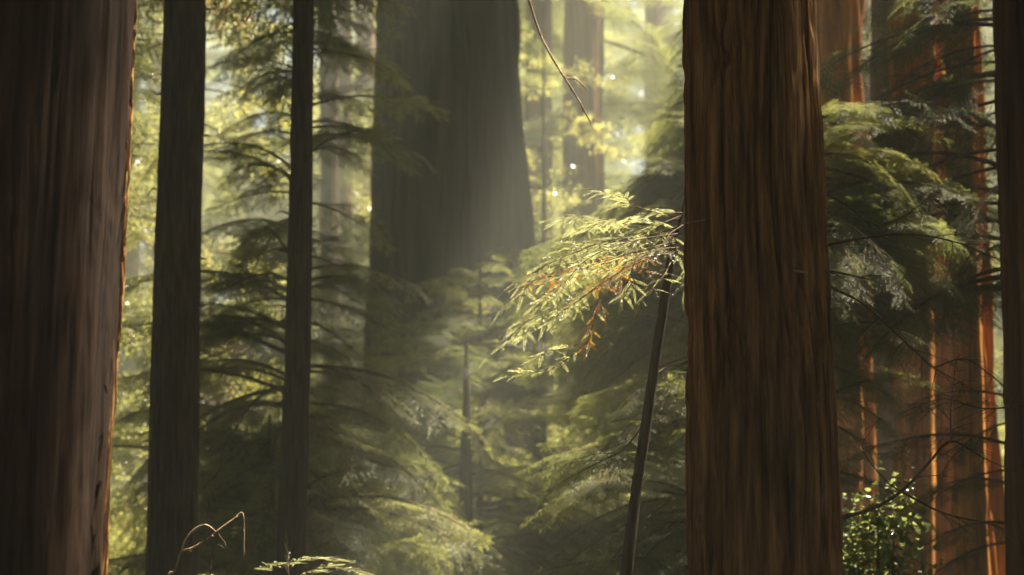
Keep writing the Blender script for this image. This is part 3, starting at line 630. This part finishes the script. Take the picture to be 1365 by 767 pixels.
snag(t9, [cast(945, 292, mY + .2), cast(925, 296, mY + .12), cast(905, 299, mY + .3)], .006, .002, 2)
rs = random.Random(21)
for tr, ps, Y_ in ((t2, (204, 272), 20), (t3, (378, 416), 20.5)):
    for q in range(9):
        y = 30 + 80 * q + rs.uniform(-25, 25); sd_ = rs.choice((-1, 1)); f = y / 767
        xe = ((217 + (196 - 217) * f) if sd_ < 0 else (274 + (264 - 274) * f)) if tr is t2 else ((391 + (370 - 391) * f) if sd_ < 0 else (419 + (409 - 419) * f))
        ln = rs.uniform(6, 22) * sd_; snag(tr, [cast(xe - 5 * sd_, y, Y_), cast(xe + ln * .5, y - rs.uniform(-2, 5), Y_ - .03), cast(xe + ln, y + rs.uniform(-6, 8), Y_ - .05)], .011, .003, q)
# loose bark strips, coloured bright as a rim light on the huge left redwood
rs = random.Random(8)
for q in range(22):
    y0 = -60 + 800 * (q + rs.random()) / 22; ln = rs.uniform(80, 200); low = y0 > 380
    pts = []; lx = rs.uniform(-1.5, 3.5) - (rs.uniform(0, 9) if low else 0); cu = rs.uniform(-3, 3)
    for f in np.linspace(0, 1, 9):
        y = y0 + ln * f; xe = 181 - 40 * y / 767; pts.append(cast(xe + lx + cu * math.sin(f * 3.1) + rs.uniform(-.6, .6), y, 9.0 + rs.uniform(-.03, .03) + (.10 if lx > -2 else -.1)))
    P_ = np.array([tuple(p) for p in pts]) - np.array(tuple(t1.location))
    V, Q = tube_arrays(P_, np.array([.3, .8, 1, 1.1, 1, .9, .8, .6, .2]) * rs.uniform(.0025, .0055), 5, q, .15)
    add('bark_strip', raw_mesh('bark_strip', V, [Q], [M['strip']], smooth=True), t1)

# dead branch hanging from above in the light
db = thing('dead_branch', cast(640, -170, 14.0), 'pale bare branch with a short fork dangling from above in the light shaft', 'branch')
near_branch(db, [(640, -170), (690, -50), (705, 0), (722, 50), (745, 92), (768, 128), (786, 161)], 14.0, .009, .005, 41, 6, (.03, .08), 1, mt='bare', sprays=False, start=.5)
near_branch(db, [(750, 100), (757, 105, -.02), (768, 106, -.05), (781, 118, -.05)], 14.0, .006, .004, 42, 2, (.02, .04), 1, mt='bare', name='fork', sprays=False)

# dry curved stems and a lit seedling at the bottom edge
g0 = cast(232, 767, 13.2); dr = thing('dry_stem', (g0.x, g0.y, ground_z(g0.x, g0.y)), 'curved pale brown dry stem arching in front of the second trunk at the bottom', 'stem')
near_branch(dr, [(212, 1125), (222, 800), (233, 760), (250, 716), (272, 700), (289, 710)], 13.2, .008, .005, 44, 4, (.02, .06), 1, mt='bare', name='stem', sprays=False, start=.8)
near_branch(dr, [(243, 735), (262, 728), (290, 708), (312, 692), (324, 686), (325, 735)], 13.2, .007, .004, 45, 7, (.02, .05), 1, mt='bare', name='stem', sprays=False, start=.1)
near_branch(dr, [(280, 1120), (280, 765), (300, 730), (291, 712)], 13.3, .004, .003, 46, 2, (.02, .05), 1, mt='twig', name='stem', sprays=False)
g1 = cast(385, 767, 13.4); sd1 = thing('conifer_seedling', (g1.x, g1.y, ground_z(g1.x, g1.y)), 'low sunlit seedling showing only its bright tips at the bottom edge', 'seedling')
near_branch(sd1, [(395, 1120), (385, 900), (384, 775)], 13.4, .014, .008, 47, 10, (.2, .35), 3, name='trunk', as_objects=False, mt='grey', start=.2)
near_branch(sd1, [(384, 790), (365, 765, -.1), (378, 752, -.2), (420, 745, -.2), (446, 746, -.3)], 13.4, .005, .002, 48, 10, (.04, .09), 2, as_objects=False, droop=.1, start=.3)
near_branch(sd1, [(384, 800), (400, 768, .1), (440, 757, .1), (470, 760, .1), (490, 766, .1)], 13.4, .005, .002, 49, 11, (.04, .09), 2, as_objects=False, droop=.1, start=.3)
near_branch(sd1, [(384, 800), (340, 776, .1), (300, 770, .1), (225, 770, .1)], 13.4, .005, .002, 50, 14, (.04, .08), 2, as_objects=False, droop=.1, start=.2)

# broad leaved bush, glittering behind the sharp trunk
g2 = cast(1165, 767, 17); bu = thing('leafy_bush', (g2.x, g2.y, ground_z(g2.x, g2.y)), 'glittering small leaved green bush behind the foot of the sharp trunk', 'bush')
st = Buf(); lf = Buf(); rs = random.Random(77); o_b = np.array(tuple(bu.location)); lv = np.array([(0, 0, 0), (.3, .42, .06), (.75, .3, .04), (1, 0, -.1), (.75, -.3, .04), (.3, -.42, .06)]) * .05
ctr = [cast(1165 + rs.gauss(0, 22), 735 + rs.gauss(0, 34), 17 + rs.uniform(-.3, .3)) for _ in range(26)]
for c_ in ctr:
    c_ = np.array(tuple(c_)); base = o_b + np.array([rs.uniform(-.1, .1), rs.uniform(-.1, .1), 0]); mid = base * .4 + c_ * .6 + np.array([0, 0, .15])
    V, Q = tube_arrays(spline([base, mid, c_], 8) - o_b, np.linspace(.008, .003, 8), 5); st.add(V, None, Q, 0)
    for _ in range(48):
        q = c_ + np.array([rs.gauss(0, .09), rs.gauss(0, .09), rs.gauss(0, .10)]); e = np.array([rs.gauss(0, 1), rs.gauss(0, 1), rs.gauss(-.2, .5)])
        m_ = mtx(q - o_b, e, np.array([rs.gauss(0, 1), rs.gauss(0, 1), rs.gauss(0, .5)]), rs.uniform(.6, 1.2)); lf.add(lv @ m_[:3, :3].T + m_[:3, 3], None, [(0, 1, 2, 3), (0, 3, 4, 5)], 0)
add('stem', st.mesh('stem', [M['twig']]), bu); tag(add('leaves', lf.mesh('leaves', [M['leaf']]), bu), kind='stuff')

# low growth on the forest floor
rs = random.Random(99); it = []
for _ in range(900):
    x = rs.uniform(-30, 30); y = rs.uniform(11, 60); z = ground_z(x, y); a = rs.uniform(0, 6.28); it.append((Vector((x, y, z)), (math.cos(a), math.sin(a), rs.uniform(.4, 1.2)), rs.uniform(-1, 1), rs.uniform(.2, .42)))
foliage('undergrowth', 'midd', it, None, (0, 0, 0))

# ------------------------------------------------------------------ haze
hm, hn, hl, hb, ho = mat('haze'); hn.remove(hb)
pv = hn.new('ShaderNodeVolumePrincipled'); pv.inputs['Color'].default_value = (.90, .94, .80, 1); pv.inputs['Density'].default_value = .0048; pv.inputs['Anisotropy'].default_value = .1
hl.new(pv.outputs[0], ho.inputs['Volume'])
Vh = np.array([(x, y, z) for x in (-92, 92) for y in (-32, 152) for z in (-2.5, 46)], float)
Fh = np.array([(0, 1, 3, 2), (4, 6, 7, 5), (0, 4, 5, 1), (2, 3, 7, 6), (0, 2, 6, 4), (1, 5, 7, 3)])
tag(add('haze', raw_mesh('haze', Vh, [Fh], [hm])), kind='stuff')
